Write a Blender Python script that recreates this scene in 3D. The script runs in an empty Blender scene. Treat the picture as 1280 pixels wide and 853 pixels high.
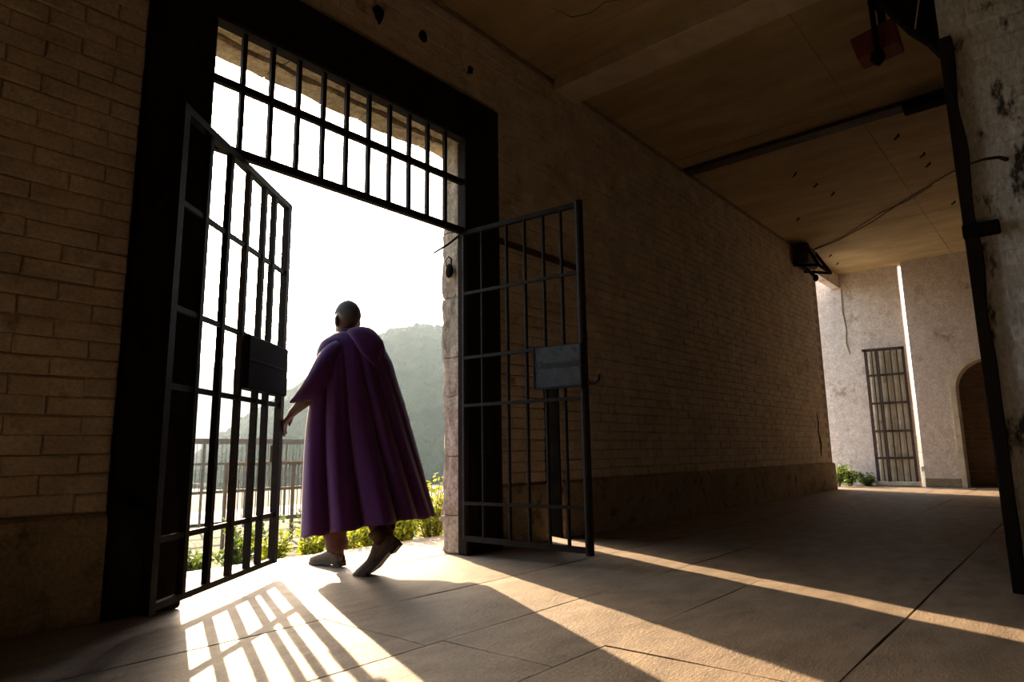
import bpy, bmesh, math, random
from mathutils import Vector, Matrix, noise

S = bpy.context.scene
COL = S.collection
random.seed(7)

# ------------------------------------------------------------------ camera
CAM = (0.0, 0.0, 0.75)
YAW, PITCH, ROLL = math.radians(40.287), math.radians(9.686), math.radians(0.884)
F_ = Vector((math.cos(YAW)*math.cos(PITCH), math.sin(YAW)*math.cos(PITCH), math.sin(PITCH)))
R0 = Vector((math.sin(YAW), -math.cos(YAW), 0)); D0 = F_.cross(R0)
R_ = math.cos(ROLL)*R0 + math.sin(ROLL)*D0; D_ = -math.sin(ROLL)*R0 + math.cos(ROLL)*D0
cd = bpy.data.cameras.new('camera'); cam = bpy.data.objects.new('camera', cd); COL.objects.link(cam)
cd.sensor_width = 36; cd.lens = 826.72/1280*36; cd.clip_start = 0.05; cd.clip_end = 2000
m = Matrix.Identity(4)
for i in range(3):
    m[i][0], m[i][1], m[i][2], m[i][3] = R_[i], -D_[i], -F_[i], CAM[i]
cam.matrix_world = m
S.camera = cam

# ------------------------------------------------------------------ world, sun, exposure
SUN_EL, SUN_AZ = math.radians(20.97), math.radians(67.63)
SKY_STRENGTH, SUN_ENERGY, EXPOSURE = 0.8, 26.0, -0.2
w = bpy.data.worlds.new('sky_world'); S.world = w; w.use_nodes = True
nt = w.node_tree; bg = nt.nodes['Background']
sky = nt.nodes.new('ShaderNodeTexSky'); sky.sky_type = 'NISHITA'; sky.sun_disc = False
sky.sun_elevation = SUN_EL; sky.sun_rotation = math.pi/2 - SUN_AZ
sky.air_density = 1.0; sky.dust_density = 3.0; sky.ozone_density = 1.0
nt.links.new(sky.outputs[0], bg.inputs[0]); bg.inputs[1].default_value = SKY_STRENGTH
ld = bpy.data.lights.new('sun', 'SUN'); ld.energy = SUN_ENERGY; ld.angle = math.radians(0.55); ld.color = (1.0, 0.77, 0.50)
sun = bpy.data.objects.new('sun', ld); COL.objects.link(sun)
sd = Vector((math.cos(SUN_AZ)*math.cos(SUN_EL), math.sin(SUN_AZ)*math.cos(SUN_EL), math.sin(SUN_EL)))
sun.rotation_euler = sd.to_track_quat('Z', 'Y').to_euler(); sun.location = sd*40
S.view_settings.view_transform = 'Standard'; S.view_settings.look = 'None'
S.view_settings.exposure = EXPOSURE; S.view_settings.gamma = 1; S.view_settings.use_curve_mapping = False
S.cycles.use_denoising = True
S.cycles.diffuse_bounces = 6; S.cycles.max_bounces = 12; S.cycles.volume_bounces = 1
S.cycles.sample_clamp_indirect = 8

# ------------------------------------------------------------------ helpers
class MB:
    def __init__(s): s.v = []; s.f = []
    def add(s, vs, fs):
        n = len(s.v); s.v += [tuple(p) for p in vs]; s.f += [tuple(n+i for i in f) for f in fs]; return s
    def box(s, x0, x1, y0, y1, z0, z1):
        return s.add([(x0,y0,z0),(x1,y0,z0),(x1,y1,z0),(x0,y1,z0),(x0,y0,z1),(x1,y0,z1),(x1,y1,z1),(x0,y1,z1)],
                     [(0,3,2,1),(4,5,6,7),(0,1,5,4),(1,2,6,5),(2,3,7,6),(3,0,4,7)])
    def bar(s, p, q, a, b, side=(0,0,1)):
        p, q = Vector(p), Vector(q); d = (q-p).normalized(); sv = Vector(side)
        if abs(d.dot(sv)) > .98: sv = Vector((1,0,0))
        e1 = (sv - d*d.dot(sv)).normalized(); e2 = d.cross(e1)
        vs = [o + e1*i*a/2 + e2*j*b/2 for o in (p, q) for i, j in ((-1,-1),(1,-1),(1,1),(-1,1))]
        return s.add(vs, [(0,1,2,3),(7,6,5,4),(0,4,5,1),(1,5,6,2),(2,6,7,3),(3,7,4,0)])
    def prism(s, poly, fn, d0, d1):
        n = len(poly); vs = [fn(a, b, d0) for a, b in poly] + [fn(a, b, d1) for a, b in poly]
        return s.add(vs, [tuple(range(n))[::-1], tuple(range(n, 2*n))] + [(i, (i+1) % n, n+(i+1) % n, n+i) for i in range(n)])
    def tube(s, pts, rads, n=10, cap=True):
        pts = [Vector(p) for p in pts]
        if not hasattr(rads, '__len__'): rads = [rads]*len(pts)
        ref = None; rings = []
        for i, p in enumerate(pts):
            d = (pts[min(i+1, len(pts)-1)] - pts[max(i-1, 0)]).normalized()
            if ref is None:
                ref = Vector((0,0,1)) if abs(d.z) < .9 else Vector((1,0,0))
            e1 = (ref - d*d.dot(ref)).normalized(); ref = e1; e2 = d.cross(e1)
            rings.append([p + (e1*math.cos(2*math.pi*k/n) + e2*math.sin(2*math.pi*k/n))*rads[i] for k in range(n)])
        vs = [v for r in rings for v in r]; fs = []
        for i in range(len(rings)-1):
            for k in range(n):
                fs.append((i*n+k, i*n+(k+1) % n, (i+1)*n+(k+1) % n, (i+1)*n+k))
        if cap: fs += [tuple(range(n))[::-1], tuple((len(rings)-1)*n + k for k in range(n))]
        return s.add(vs, fs)
    def ball(s, c, r, nu=14, nv=9, rot=None):
        rx, ry, rz = r if hasattr(r, '__len__') else (r, r, r); c = Vector(c)
        vs = [(0,0,rz)] + [(rx*math.sin(math.pi*j/nv)*math.cos(2*math.pi*i/nu), ry*math.sin(math.pi*j/nv)*math.sin(2*math.pi*i/nu), rz*math.cos(math.pi*j/nv)) for j in range(1, nv) for i in range(nu)] + [(0,0,-rz)]
        vs = [(rot @ Vector(v) if rot else Vector(v)) + c for v in vs]
        fs = [(0, 1+i, 1+(i+1) % nu) for i in range(nu)]
        for j in range(nv-2):
            for i in range(nu):
                a = 1+j*nu; b = a+nu; fs.append((a+i, b+i, b+(i+1) % nu, a+(i+1) % nu))
        l = len(vs)-1; a = 1+(nv-2)*nu; fs += [(a+(i+1) % nu, a+i, l) for i in range(nu)]
        return s.add(vs, fs)
    def limb(s, pts, rads, n=14):
        for i, (p, r) in enumerate(zip(pts, rads)): s.ball(p, r)
        for i in range(len(pts)-1): s.tube([pts[i], pts[i+1]], [rads[i], rads[i+1]], n)
        return s
    def mesh(s, name, smooth=False):
        me = bpy.data.meshes.new(name); me.from_pydata(s.v, [], s.f); me.update()
        if smooth: me.shade_smooth()
        return me
    def build(s, name, mat, parent=None, smooth=False, bevel=0):
        o = bpy.data.objects.new(name, s.mesh(name, smooth)); COL.objects.link(o)
        o.data.materials.append(mat); o.parent = parent
        if bevel:
            b = o.modifiers.new('bevel', 'BEVEL'); b.width = bevel; b.segments = 1; b.limit_method = 'ANGLE'
        return o

def tag(o, label=None, cat=None, group=None, kind=None):
    if label: o['label'] = label
    if cat: o['category'] = cat
    if group: o['group'] = group
    if kind: o['kind'] = kind
    return o
def empty(name, loc=(0,0,0), rz=0):
    o = bpy.data.objects.new(name, None); COL.objects.link(o); o.location = loc; o.rotation_euler = (0,0,rz)
    o.empty_display_size = .1; return o

def mat(name, c1, c2=None, rough=.8, metal=0, scale=6, detail=6, stretch=(1,1,1), bump=0, bscale=40, spots=None, spot_scale=3, spot_lo=.58, spot_hi=.72, sheen=0, spec=.5, lo=.35, hi=.65, grain=0):
    M = bpy.data.materials.new(name); M.use_nodes = True; n = M.node_tree; L = n.links.new
    p = n.nodes['Principled BSDF']; p.inputs['Roughness'].default_value = rough; p.inputs['Metallic'].default_value = metal
    p.inputs['Specular IOR Level'].default_value = spec
    if sheen: p.inputs['Sheen Weight'].default_value = sheen
    g = n.nodes.new('ShaderNodeNewGeometry'); mp = n.nodes.new('ShaderNodeMapping'); mp.inputs['Scale'].default_value = stretch
    L(g.outputs['Position'], mp.inputs[0])
    def noi(sc, de):
        t = n.nodes.new('ShaderNodeTexNoise'); t.inputs['Scale'].default_value = sc; t.inputs['Detail'].default_value = de; t.inputs['Roughness'].default_value = .65
        L(mp.outputs[0], t.inputs[0]); return t
    t = noi(scale, detail); r = n.nodes.new('ShaderNodeValToRGB')
    r.color_ramp.elements[0].position = lo; r.color_ramp.elements[1].position = hi
    r.color_ramp.elements[0].color = (*c1, 1); r.color_ramp.elements[1].color = (*(c2 or c1), 1)
    L(t.outputs[0], r.inputs[0]); out = r.outputs[0]
    if spots:
        t2 = noi(spot_scale, 8); r2 = n.nodes.new('ShaderNodeValToRGB'); r2.color_ramp.elements[0].position = spot_lo; r2.color_ramp.elements[1].position = spot_hi
        L(t2.outputs[0], r2.inputs[0]); mx = n.nodes.new('ShaderNodeMix'); mx.data_type = 'RGBA'
        L(r2.outputs[0], mx.inputs['Factor']); L(out, mx.inputs['A']); mx.inputs['B'].default_value = (*spots, 1); out = mx.outputs['Result']
    if grain:
        t4 = noi(bscale*2.2, 6); mr = n.nodes.new('ShaderNodeMapRange'); mr.inputs['From Min'].default_value = .3; mr.inputs['From Max'].default_value = .7
        mr.inputs['To Min'].default_value = 1-grain; mr.inputs['To Max'].default_value = 1+grain*.6; L(t4.outputs[0], mr.inputs[0])
        mg = n.nodes.new('ShaderNodeMix'); mg.data_type = 'RGBA'; mg.blend_type = 'MULTIPLY'; mg.inputs['Factor'].default_value = 1
        cc = n.nodes.new('ShaderNodeCombineColor')
        for q_ in range(3): L(mr.outputs[0], cc.inputs[q_])
        L(out, mg.inputs['A']); L(cc.outputs[0], mg.inputs['B']); out = mg.outputs['Result']
    L(out, p.inputs['Base Color'])
    if bump:
        t3 = noi(bscale, 8); b = n.nodes.new('ShaderNodeBump'); b.inputs['Strength'].default_value = 1; b.inputs['Distance'].default_value = bump
        L(t3.outputs[0], b.inputs['Height']); L(b.outputs[0], p.inputs['Normal'])
    return M

M = dict(
    paint=mat('painted_brick', (.46,.39,.295), (.66,.575,.45), .8, scale=3.5, bump=.012, bscale=24, spots=(.24,.19,.13), spot_scale=5.5, spot_lo=.58, spot_hi=.72, grain=.3),
    core=mat('mortar', (.26,.215,.155), (.38,.315,.235), .95, bump=.008, bscale=30, grain=.3),
    plinth=mat('plinth_render', (.24,.19,.12), (.36,.29,.195), .9, scale=4, bump=.01, bscale=22, spots=(.06,.045,.03), spot_scale=6, spot_lo=.54, spot_hi=.7, grain=.4),
    stone=mat('rough_stone', (.36,.29,.20), (.58,.49,.37), .95, scale=5, bump=.035, bscale=16, spots=(.22,.17,.11), spot_scale=9, grain=.4),
    slab=mat('stone_slab', (.20,.152,.108), (.33,.255,.185), .6, scale=3.2, stretch=(1,2.2,1), bump=.0045, bscale=34, spots=(.13,.10,.072), spot_scale=3.6, spot_lo=.57, spot_hi=.74, grain=.35),
    joint=mat('floor_joint', (.05,.04,.03), (.09,.07,.05), .95),
    ceil=mat('ceiling_plaster', (.33,.245,.12), (.45,.345,.185), .9, scale=1.6, stretch=(2.4,.6,1), bump=.003, bscale=20, spots=(.30,.20,.10), spot_scale=2.2, spot_lo=.6, spot_hi=.8),
    beam=mat('beam_plaster', (.46,.38,.26), (.60,.51,.37), .9, scale=5, bump=.004),
    frame=mat('black_timber', (.009,.007,.006), (.020,.015,.012), .8, spec=.08, scale=4, stretch=(3,3,.6), bump=.003, bscale=50, spots=(.06,.045,.03), spot_scale=16, spot_lo=.68, spot_hi=.74),
    iron=mat('dark_iron', (.008,.007,.0065), (.018,.0155,.014), .7, .0, spec=.15, scale=18, bump=.002, bscale=90, spots=(.05,.03,.018), spot_scale=24, spot_lo=.64, spot_hi=.74),
    rust=mat('rusty_iron', (.03,.02,.015), (.09,.05,.03), .7, .3, scale=14, bump=.003, bscale=60),
    plate=mat('sign_plate', (.034,.042,.050), (.068,.079,.089), .7, 0, spec=.15, scale=12, bump=.002, bscale=60, spots=(.02,.016,.013), spot_scale=10),
    ink=mat('dark_lettering', (.006,.006,.007), (.012,.012,.013), .7),
    white=mat('whitewash', (.58,.645,.70), (.76,.81,.84), .9, scale=4, bump=.02, bscale=14, spots=(.05,.047,.042), spot_scale=4.5, spot_lo=.54, spot_hi=.62, grain=.35, stretch=(1,1.6,.7)),
    farplaster=mat('far_plaster', (.60,.51,.45), (.74,.66,.61), .95, scale=7, bump=.012, bscale=14, spots=(.32,.25,.18), spot_scale=2.5, grain=.3),
    pale=mat('pale_stone_panel', (.50,.44,.32), (.66,.60,.46), .95, scale=6, bump=.01, bscale=16, spots=(.25,.22,.15), spot_scale=5),
    brick=mat('bare_brick', (.09,.055,.03), (.16,.10,.055), .9, scale=5, bump=.006),
    red=mat('red_enamel', (.10,.012,.010), (.14,.018,.014), .6, scale=8),
    fillcut=mat('fill_cutting_plaster', (.045,.036,.027), (.08,.064,.048), 1.0, scale=2, spec=0),  # plaster colour darkened so the unseen walls bounce less light
    slot=mat('added_slot_lining', (.004,.0035,.003), (.007,.006,.005), 1.0, spec=0),  # near-black so the added slot does not show bright sides
    black=mat('black_paint', (.004,.004,.0045), (.009,.009,.0095), .85, spec=.08),
    cable=mat('cable', (.012,.01,.01), (.02,.018,.016), .7),
    palecable=mat('pale_cable', (.45,.40,.33), (.5,.45,.38), .7),
    skin=mat('skin', (.085,.042,.024), (.12,.062,.036), .5, scale=9, bump=.001, bscale=120),
    hair=mat('grey_stubble', (.045,.042,.04), (.13,.125,.12), .9, scale=160, bump=.001, bscale=300),
    trouser=mat('maroon_trousers', (.060,.020,.022), (.10,.032,.032), .85, scale=12, bump=.002, bscale=120),
    shoe=mat('brown_leather', (.045,.024,.012), (.085,.046,.023), .6, scale=14, bump=.002, bscale=60, spec=.25),
    sole=mat('dark_sole', (.018,.013,.010), (.03,.022,.017), .7),
    eye=mat('eye', (.5,.48,.45), (.6,.58,.55), .2),
    grass=mat('dry_grass_ground', (.075,.085,.035), (.16,.145,.08), .95, scale=2, bump=.03, bscale=12, spots=(.20,.165,.11), spot_scale=1.2),
    path=mat('pale_path', (.55,.50,.42), (.68,.63,.55), .9, scale=2, bump=.01),
    bark=mat('bark', (.05,.04,.03), (.10,.08,.055), .9),
    hill=mat('wooded_hillside', (.012,.022,.010), (.034,.05,.02), .95, spec=0, scale=.35, detail=8, bump=.5, bscale=.8),
    field=mat('dry_field', (.09,.09,.06), (.17,.15,.105), .95, spec=0, scale=.06, detail=8, bump=.4, bscale=.4),
    fence=mat('weathered_rail', (.06,.05,.045), (.12,.105,.09), .75, scale=10),
)
def leafmat(name, c1, c2, trans):
    K = bpy.data.materials.new(name); K.use_nodes = True; n = K.node_tree; L = n.links.new
    p = n.nodes['Principled BSDF']; p.inputs['Roughness'].default_value = .5
    oi = n.nodes.new('ShaderNodeNewGeometry'); r = n.nodes.new('ShaderNodeValToRGB')
    r.color_ramp.elements[0].color = (*c1, 1); r.color_ramp.elements[1].color = (*c2, 1)
    L(oi.outputs['Random Per Island'], r.inputs[0]); L(r.outputs[0], p.inputs['Base Color'])
    t = n.nodes.new('ShaderNodeBsdfTranslucent'); L(r.outputs[0], t.inputs[0]); mx = n.nodes.new('ShaderNodeMixShader'); mx.inputs[0].default_value = trans
    L(p.outputs[0], mx.inputs[1]); L(t.outputs[0], mx.inputs[2]); L(mx.outputs[0], n.nodes['Material Output'].inputs[0]); return K
M['leaf'] = leafmat('bright_leaf', (.14,.22,.015), (.46,.46,.035), .55)
M['leaf2'] = leafmat('green_leaf', (.05,.12,.02), (.20,.26,.05), .5)
M['treeleaf'] = leafmat('tree_leaf', (.025,.045,.012), (.06,.085,.025), .3)
def capemat():
    K = mat('purple_cloth', (.068,.013,.108), (.092,.018,.145), .85, scale=30, bump=.0012, bscale=260, sheen=.25, spec=.2)
    n = K.node_tree; L = n.links.new; p = n.nodes['Principled BSDF']
    t = n.nodes.new('ShaderNodeBsdfTranslucent'); t.inputs[0].default_value = (.28,.045,.085,1)
    mx = n.nodes.new('ShaderNodeMixShader'); mx.inputs[0].default_value = .14
    L(p.outputs[0], mx.inputs[1]); L(t.outputs[0], mx.inputs[2]); L(mx.outputs[0], n.nodes['Material Output'].inputs[0]); return K
M['cape'] = capemat()

# ------------------------------------------------------------------ floor
Y_W = 3.66; Z_C = 4.51
X0, X1, YS = -3.0, 15.4, -1.2
fl = MB().box(X0, X1+.3, YS, 4.72, -.40, -.035).build('floor', M['joint']); tag(fl, 'worn stone slab floor of the gateway passage', kind='structure')
rows = [4.72, 3.83, 2.82, 2.11, 1.54, .70, -.25, -1.2]
def slab_mesh(lx, ly, seed):
    rnd = random.Random(seed); m_ = MB(); nx, ny = 5, 3; vs = []
    for j in range(ny+1):
        for i in range(nx+1):
            e = (i in (0, nx)) or (j in (0, ny))
            vs.append((lx*i/nx + (rnd.uniform(-.008,.008) if j in (0, ny) else 0)*0, ly*j/ny + (rnd.uniform(-.006,.006) if j in (0,ny) and 0 < i < nx else 0), rnd.uniform(-.0025,.0015) - (.004 if e else 0)))
    n = len(vs); vs += [(x, y, -.05) for x, y, z in vs]
    fs = [(j*(nx+1)+i, j*(nx+1)+i+1, (j+1)*(nx+1)+i+1, (j+1)*(nx+1)+i) for j in range(ny) for i in range(nx)]
    rim = [i for i in range(nx+1)] + [(j)*(nx+1)+nx for j in range(1, ny+1)] + [ny*(nx+1)+i for i in range(nx-1, -1, -1)] + [j*(nx+1) for j in range(ny-1, 0, -1)]
    fs += [(rim[k], n+rim[k], n+rim[(k+1) % len(rim)], rim[(k+1) % len(rim)]) for k in range(len(rim))]
    return m_.add(vs, fs)
for ri in range(len(rows)-1):
    y1, y0 = rows[ri], rows[ri+1]; x = X0 - random.uniform(0, 1.2)
    while x < X1:
        lx = random.uniform(2.1, 3.3); xe = min(x+lx, X1)
        if y0 >= 3.8: xs = max(x, 1.0); xe = min(xe, 5.2)      # outer row only at the threshold
        else: xs = max(x, X0)
        if xe-xs > .25:
            o = slab_mesh(xe-xs-.005, y1-y0-.006, ri*100+int(x*10)).build('stone_slab', M['slab'], fl)
            o.location = (xs, y0, random.uniform(-.0015,.0015)); 
        x += lx
# outer part of the far doorway
far_slab = MB().box(13.4, 15.7, 3.83, 4.7, -.3, -.003).build('stone_slab', M['slab'], fl)

# ------------------------------------------------------------------ gate wall (wall_left)
YB = 3.90                                    # outer face of the gate wall
SL = .41                                     # slit added to let in a strip of sun; slope dx/dy
wl = MB()
wl.box(X0, 1.60, Y_W+.006, YB, -.1, Z_C+.2)
wl.box(1.60, 3.74, Y_W+.006, YB, 3.44, Z_C+.2)
def sheared(x0, x1, s0, s1, z0, z1):
    y0, y1 = Y_W+.006, YB
    wl.add([(x0,y0,z0),(x1,y0,z0),(x1+s1,y1,z0),(x0+s0,y1,z0),(x0,y0,z1),(x1,y0,z1),(x1+s1,y1,z1),(x0+s0,y1,z1)],
           [(0,3,2,1),(4,5,6,7),(0,1,5,4),(1,2,6,5),(2,3,7,6),(3,0,4,7)])
d = SL*(YB-Y_W-.006)
SX0, SX1, SZ = 4.745, 4.97, 1.62  # added slit, placed to throw the second sun strip on the floor
sheared(3.74, SX0, 0, d, -.1, SZ); sheared(SX1, 13.72, d, 0, -.1, SZ)
wl.box(3.74, 13.72, Y_W+.006, YB, SZ, Z_C+.2)
wall = wl.build('wall_left', M['core']); tag(wall, 'cream painted brick wall with the open gateway', kind='structure')

# brick courses: the nearest 300 as parts, the rest joined
BH, BL, MJ = .092, .305, .006
def brick_mesh(lx, h, d, seed, jit=.005):
    rnd = random.Random(seed); j = lambda a=jit: rnd.uniform(-a, a); b = .008
    vs = [(0,0,0),(lx,0,0),(lx,0,h),(0,0,h),
          (j(.003),-d*.55,j(.003)),(lx+j(.003),-d*.55,j(.003)),(lx+j(.003),-d*.55,h+j(.003)),(j(.003),-d*.55,h+j(.003)),
          (b+j(),-d+j(d*.3),b+j(.004)),(lx-b+j(),-d+j(d*.3),b+j(.004)),(lx-b+j(),-d+j(d*.3),h-b+j(.004)),(b+j(),-d+j(d*.3),h-b+j(.004))]
    fs = []
    for a in (0, 4):
        for k in range(4): fs.append((a+k, a+(k+1) % 4, a+4+(k+1) % 4, a+4+k))
    fs.append((8,9,10,11)); return vs, fs
variants = []
for k in range(9):
    vs, fs = brick_mesh(BL-MJ*.5, BH-MJ, .013, k); mm = MB().add(vs, fs).mesh('brick'); mm.materials.append(M['paint']); variants.append(mm)
half = []
for k in range(4):
    vs, fs = brick_mesh(BL/2-MJ, BH-MJ, .016, 50+k); mm = MB().add(vs, fs).mesh('brick'); mm.materials.append(M['paint']); half.append(mm)
cells = []
z = .505; c = 0
while z + BH < Z_C:
    x = .18 + (BL/2 if c % 2 else 0)
    while x < 13.7-BL:
        a, b = x, x+BL; x += BL
        segs = [(a, b)]
        if z < 3.76: # door frame outer area
            if b > 1.24 and a < 4.12:
                segs = []
                if a < 1.24-.05: segs = [(a, 1.24)]
                if b > 4.12+.05: segs = [(4.12, b)]
        if z < SZ+.01:
            ns = []
            for (p, q) in segs:
                if q > SX0 and p < SX1:
                    if p < SX0-.04: ns.append((p, SX0))
                    if q > SX1+.04: ns.append((SX1+MJ, q))
                else: ns.append((p, q))
            segs = ns
        for p, q in segs: cells.append((p, q, z))
    z += BH; c += 1
def vis_key(cl):
    p, q, zz = cl; dd = math.hypot(p, Y_W); ok = p > .55 and (zz < 1.5+p*1.2 if p < 2.2 else True)
    return dd + (0 if ok else 50)
cells.sort(key=vis_key)
rest = MB()
for i, (p, q, zz) in enumerate(cells):
    full = abs(q-p-BL) < .002
    if i < 300:
        if full: me = random.choice(variants)
        else:
            vs, fs = brick_mesh(q-p-MJ, BH-MJ, .016, i); me = MB().add(vs, fs).mesh('brick'); me.materials.append(M['paint'])
        o = bpy.data.objects.new('brick', me); COL.objects.link(o); o.parent = wall
        o.location = (p+MJ/2, Y_W+.006+random.uniform(-.002,.003), zz+random.uniform(-.003,.003))
    else:
        dep = .016 if p < 5 else max(.0085, .016-.0014*(p-5))
        vs, fs = brick_mesh(q-p-MJ, BH-MJ, dep, i); oy = Y_W+.006+random.uniform(-.002,.002); oz = zz+random.uniform(-.003,.003)
        rest.add([(v[0]+p+MJ/2, v[1]+oy, v[2]+oz) for v in vs], fs)
o = rest.build('brickwork', M['paint'], wall); o['kind'] = 'stuff'

def plinth(x0, x1, name):
    m_ = MB(); n = max(2, int((x1-x0)/.12)); vs = []; fs = []
    prof = [(-.02, 0), (-.052, 0), (-.05, .44), (-.043, .478), (-.02, .497), (.01, .50)]
    for i in range(n+1):
        x = x0+(x1-x0)*i/n
        for k, (dy, zz) in enumerate(prof):
            jj = .008*noise.noise((x*3.1, zz*5, k)); vs.append((x, Y_W+.006+dy+jj*(k in (1,2,3)), zz+(jj if k > 2 else 0)))
    P = len(prof)
    for i in range(n):
        for k in range(P-1): fs.append((i*P+k, i*P+k+1, (i+1)*P+k+1, (i+1)*P+k)[::-1])
    fs += [tuple(range(P)), tuple(n*P+k for k in range(P))[::-1]]
    m_.add(vs, fs); return m_.build(name, M['plinth'], wall)
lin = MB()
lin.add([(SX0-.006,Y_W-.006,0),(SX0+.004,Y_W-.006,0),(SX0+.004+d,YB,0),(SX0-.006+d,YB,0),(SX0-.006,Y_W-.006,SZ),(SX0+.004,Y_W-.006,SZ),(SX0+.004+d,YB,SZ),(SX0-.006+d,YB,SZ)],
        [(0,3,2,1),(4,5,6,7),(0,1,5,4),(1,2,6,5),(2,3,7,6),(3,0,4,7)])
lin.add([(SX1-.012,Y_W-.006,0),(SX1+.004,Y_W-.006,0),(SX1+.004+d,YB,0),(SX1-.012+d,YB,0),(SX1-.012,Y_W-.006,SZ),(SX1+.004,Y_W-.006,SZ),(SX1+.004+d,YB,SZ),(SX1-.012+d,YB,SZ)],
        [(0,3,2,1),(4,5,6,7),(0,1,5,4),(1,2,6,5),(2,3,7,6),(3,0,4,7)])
lin.build('added_slot_lining', M['slot'], wall)  # dark lining added to hide daylight on the slit's sides
plinth(X0, 1.235, 'plinth'); plinth(4.125, SX0-.005, 'plinth'); plinth(SX1+.005, 13.72, 'plinth')

MB().tube([(12.95,Y_W-.008,1.42),(12.99,Y_W-.008,1.22),(12.94,Y_W-.008,1.08),(13.02,Y_W-.008,.86),(13.0,Y_W-.008,.62)], [.004,.012,.01,.02,.006], 5).build('plaster_crack', M['joint'], wall)
# rough jamb stones and lintel stones of the reveal
def rough_block(x0, x1, y0, y1, z0, z1, seed, amp=.012, nx=3, ny=4, nz=5):
    bm = bmesh.new(); bmesh.ops.create_cube(bm, size=1); bmesh.ops.subdivide_edges(bm, edges=bm.edges, cuts=7, use_grid_fill=True)
    vs = []
    for v in bm.verts:
        p = Vector((x0+(v.co.x+.5)*(x1-x0), y0+(v.co.y+.5)*(y1-y0), z0+(v.co.z+.5)*(z1-z0)))
        e = sum(abs(abs(t)-.5) < 1e-4 for t in v.co)
        n_ = (noise.noise_vector(p*5)*1.6+noise.noise_vector(p*17))*amp - Vector(v.co)*(.008 if e > 1 else 0)
        v.co = p+n_
    me = bpy.data.meshes.new('stone'); bm.to_mesh(me); bm.free(); o = bpy.data.objects.new('jamb_stone', me); COL.objects.link(o); me.materials.append(M['stone']); return o
zz = 0; k = 0
while zz < 3.44:
    hh = random.uniform(.28, .62); hh = min(hh, 3.44-zz)
    if 3.44-zz-hh < .2: hh = 3.44-zz
    o = rough_block(3.72, 3.92, 3.705, YB+random.uniform(-.005,.015), zz+.001, zz+hh-.001, k*3.7); o.parent = wall
    o = rough_block(1.44, 1.59, 3.705, YB+random.uniform(-.01,.03), zz+.003, zz+hh-.003, k*5.1+9); o.parent = wall
    zz += hh; k += 1
for (y0, y1) in ((3.705, 3.86), (3.865, 4.07)):
    x = 1.45
    while x < 3.9:
        xe = min(x+random.uniform(.5, .8), 3.95)
        if 3.95-xe < .2: xe = 3.95
        o = rough_block(x, xe-.004, y0, y1-.004, 3.37+(.03 if y0 < 3.8 else 0), 3.62, x*7); o.name = 'lintel_stone'; o.parent = wall; x = xe

# ------------------------------------------------------------------ ceiling
ce = MB().box(X0, X1+.3, YS, Y_W+.01, Z_C+.03, Z_C+.25).build('ceiling', M['ceil']); tag(ce, 'ochre plaster ceiling of the passage', kind='structure')
x = X0
while x < X1:
    xe = x+1.52
    for (a, b) in ((YS, 1.5), (1.5, Y_W)):
        MB().box(x+.003, min(xe, X1)-.003, a+.002, b-.002, Z_C+random.uniform(-.003,.002), Z_C+.035).build('ceiling_panel', M['ceil'], ce)
    x = xe
MB().tube([(4.15,3.0,Z_C),(4.35,2.95,Z_C),(4.42,2.80,Z_C),(4.38,2.62,Z_C),(4.50,2.40,Z_C)], [.003,.006,.004,.005,.002], 5).build('plaster_crack', M['joint'], ce)
MB().box(5.02, 5.40, YS, Y_W-.012, Z_C-.13, Z_C+.01).build('ceiling_beam', M['beam'], ce, bevel=.008)
MB().box(7.93, 8.13, YS, Y_W-.012, Z_C-.05, Z_C+.01).build('ceiling_beam', M['rust'], ce, bevel=.008)
cv = MB()
for i in range(60):      # broken mortar edge under the ceiling
    xx = random.uniform(3, 13.5); cv.ball((xx, Y_W-.004, Z_C-random.uniform(.0,.05)), (random.uniform(.02,.07), .012, random.uniform(.01,.025)), 7, 5)
o = cv.build('mortar_edge', M['core'], wall); o['kind'] = 'stuff'

# ------------------------------------------------------------------ other walls
fw = MB()
fw.box(15.4, 15.52, 2.505, 4.30, -.4, Z_C+1.2)                       # left section, running on outside
fx = 15.17
arch = []
ac, ar, asz = 1.15, .57, 1.83
# right section with arched opening: outline of (y,z) built as strips around the arch
ys = [ac+ar*math.cos(math.pi*k/16) for k in range(17)]; zs = [asz+ar*math.sin(math.pi*k/16) for k in range(17)]
fw.box(fx, 15.75, ac+ar, 2.40, -.1, Z_C+.2); fw.box(fx, 15.75, YS, ac-ar, -.1, Z_C+.2)
for k in range(16):
    ya, yb, za, zb = ys[k+1], ys[k], zs[k+1], zs[k]
    fw.add([(fx,ya,za),(fx,yb,zb),(fx,yb,Z_C+.2),(fx,ya,Z_C+.2),(15.75,ya,za),(15.75,yb,zb),(15.75,yb,Z_C+.2),(15.75,ya,Z_C+.2)],
           [(0,1,2,3),(7,6,5,4),(0,4,5,1),(1,5,6,2),(2,6,7,3),(3,7,4,0)])
farw = fw.build('wall_far', M['farplaster']); tag(farw, 'rough pale plaster wall at the far end with an arched doorway', kind='structure')
band = MB(); n = 18; pts = [(ac+ar, .0)] + [(ac+ar*math.cos(math.pi*k/n), asz+ar*math.sin(math.pi*k/n)) for k in range(n+1)] + [(ac-ar, 0)]
pto = [(ac+(ar+.09), .0)] + [(ac+(ar+.09)*math.cos(math.pi*k/n), asz+(ar+.09)*math.sin(math.pi*k/n)) for k in range(n+1)] + [(ac-ar-.09, 0)]
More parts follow.
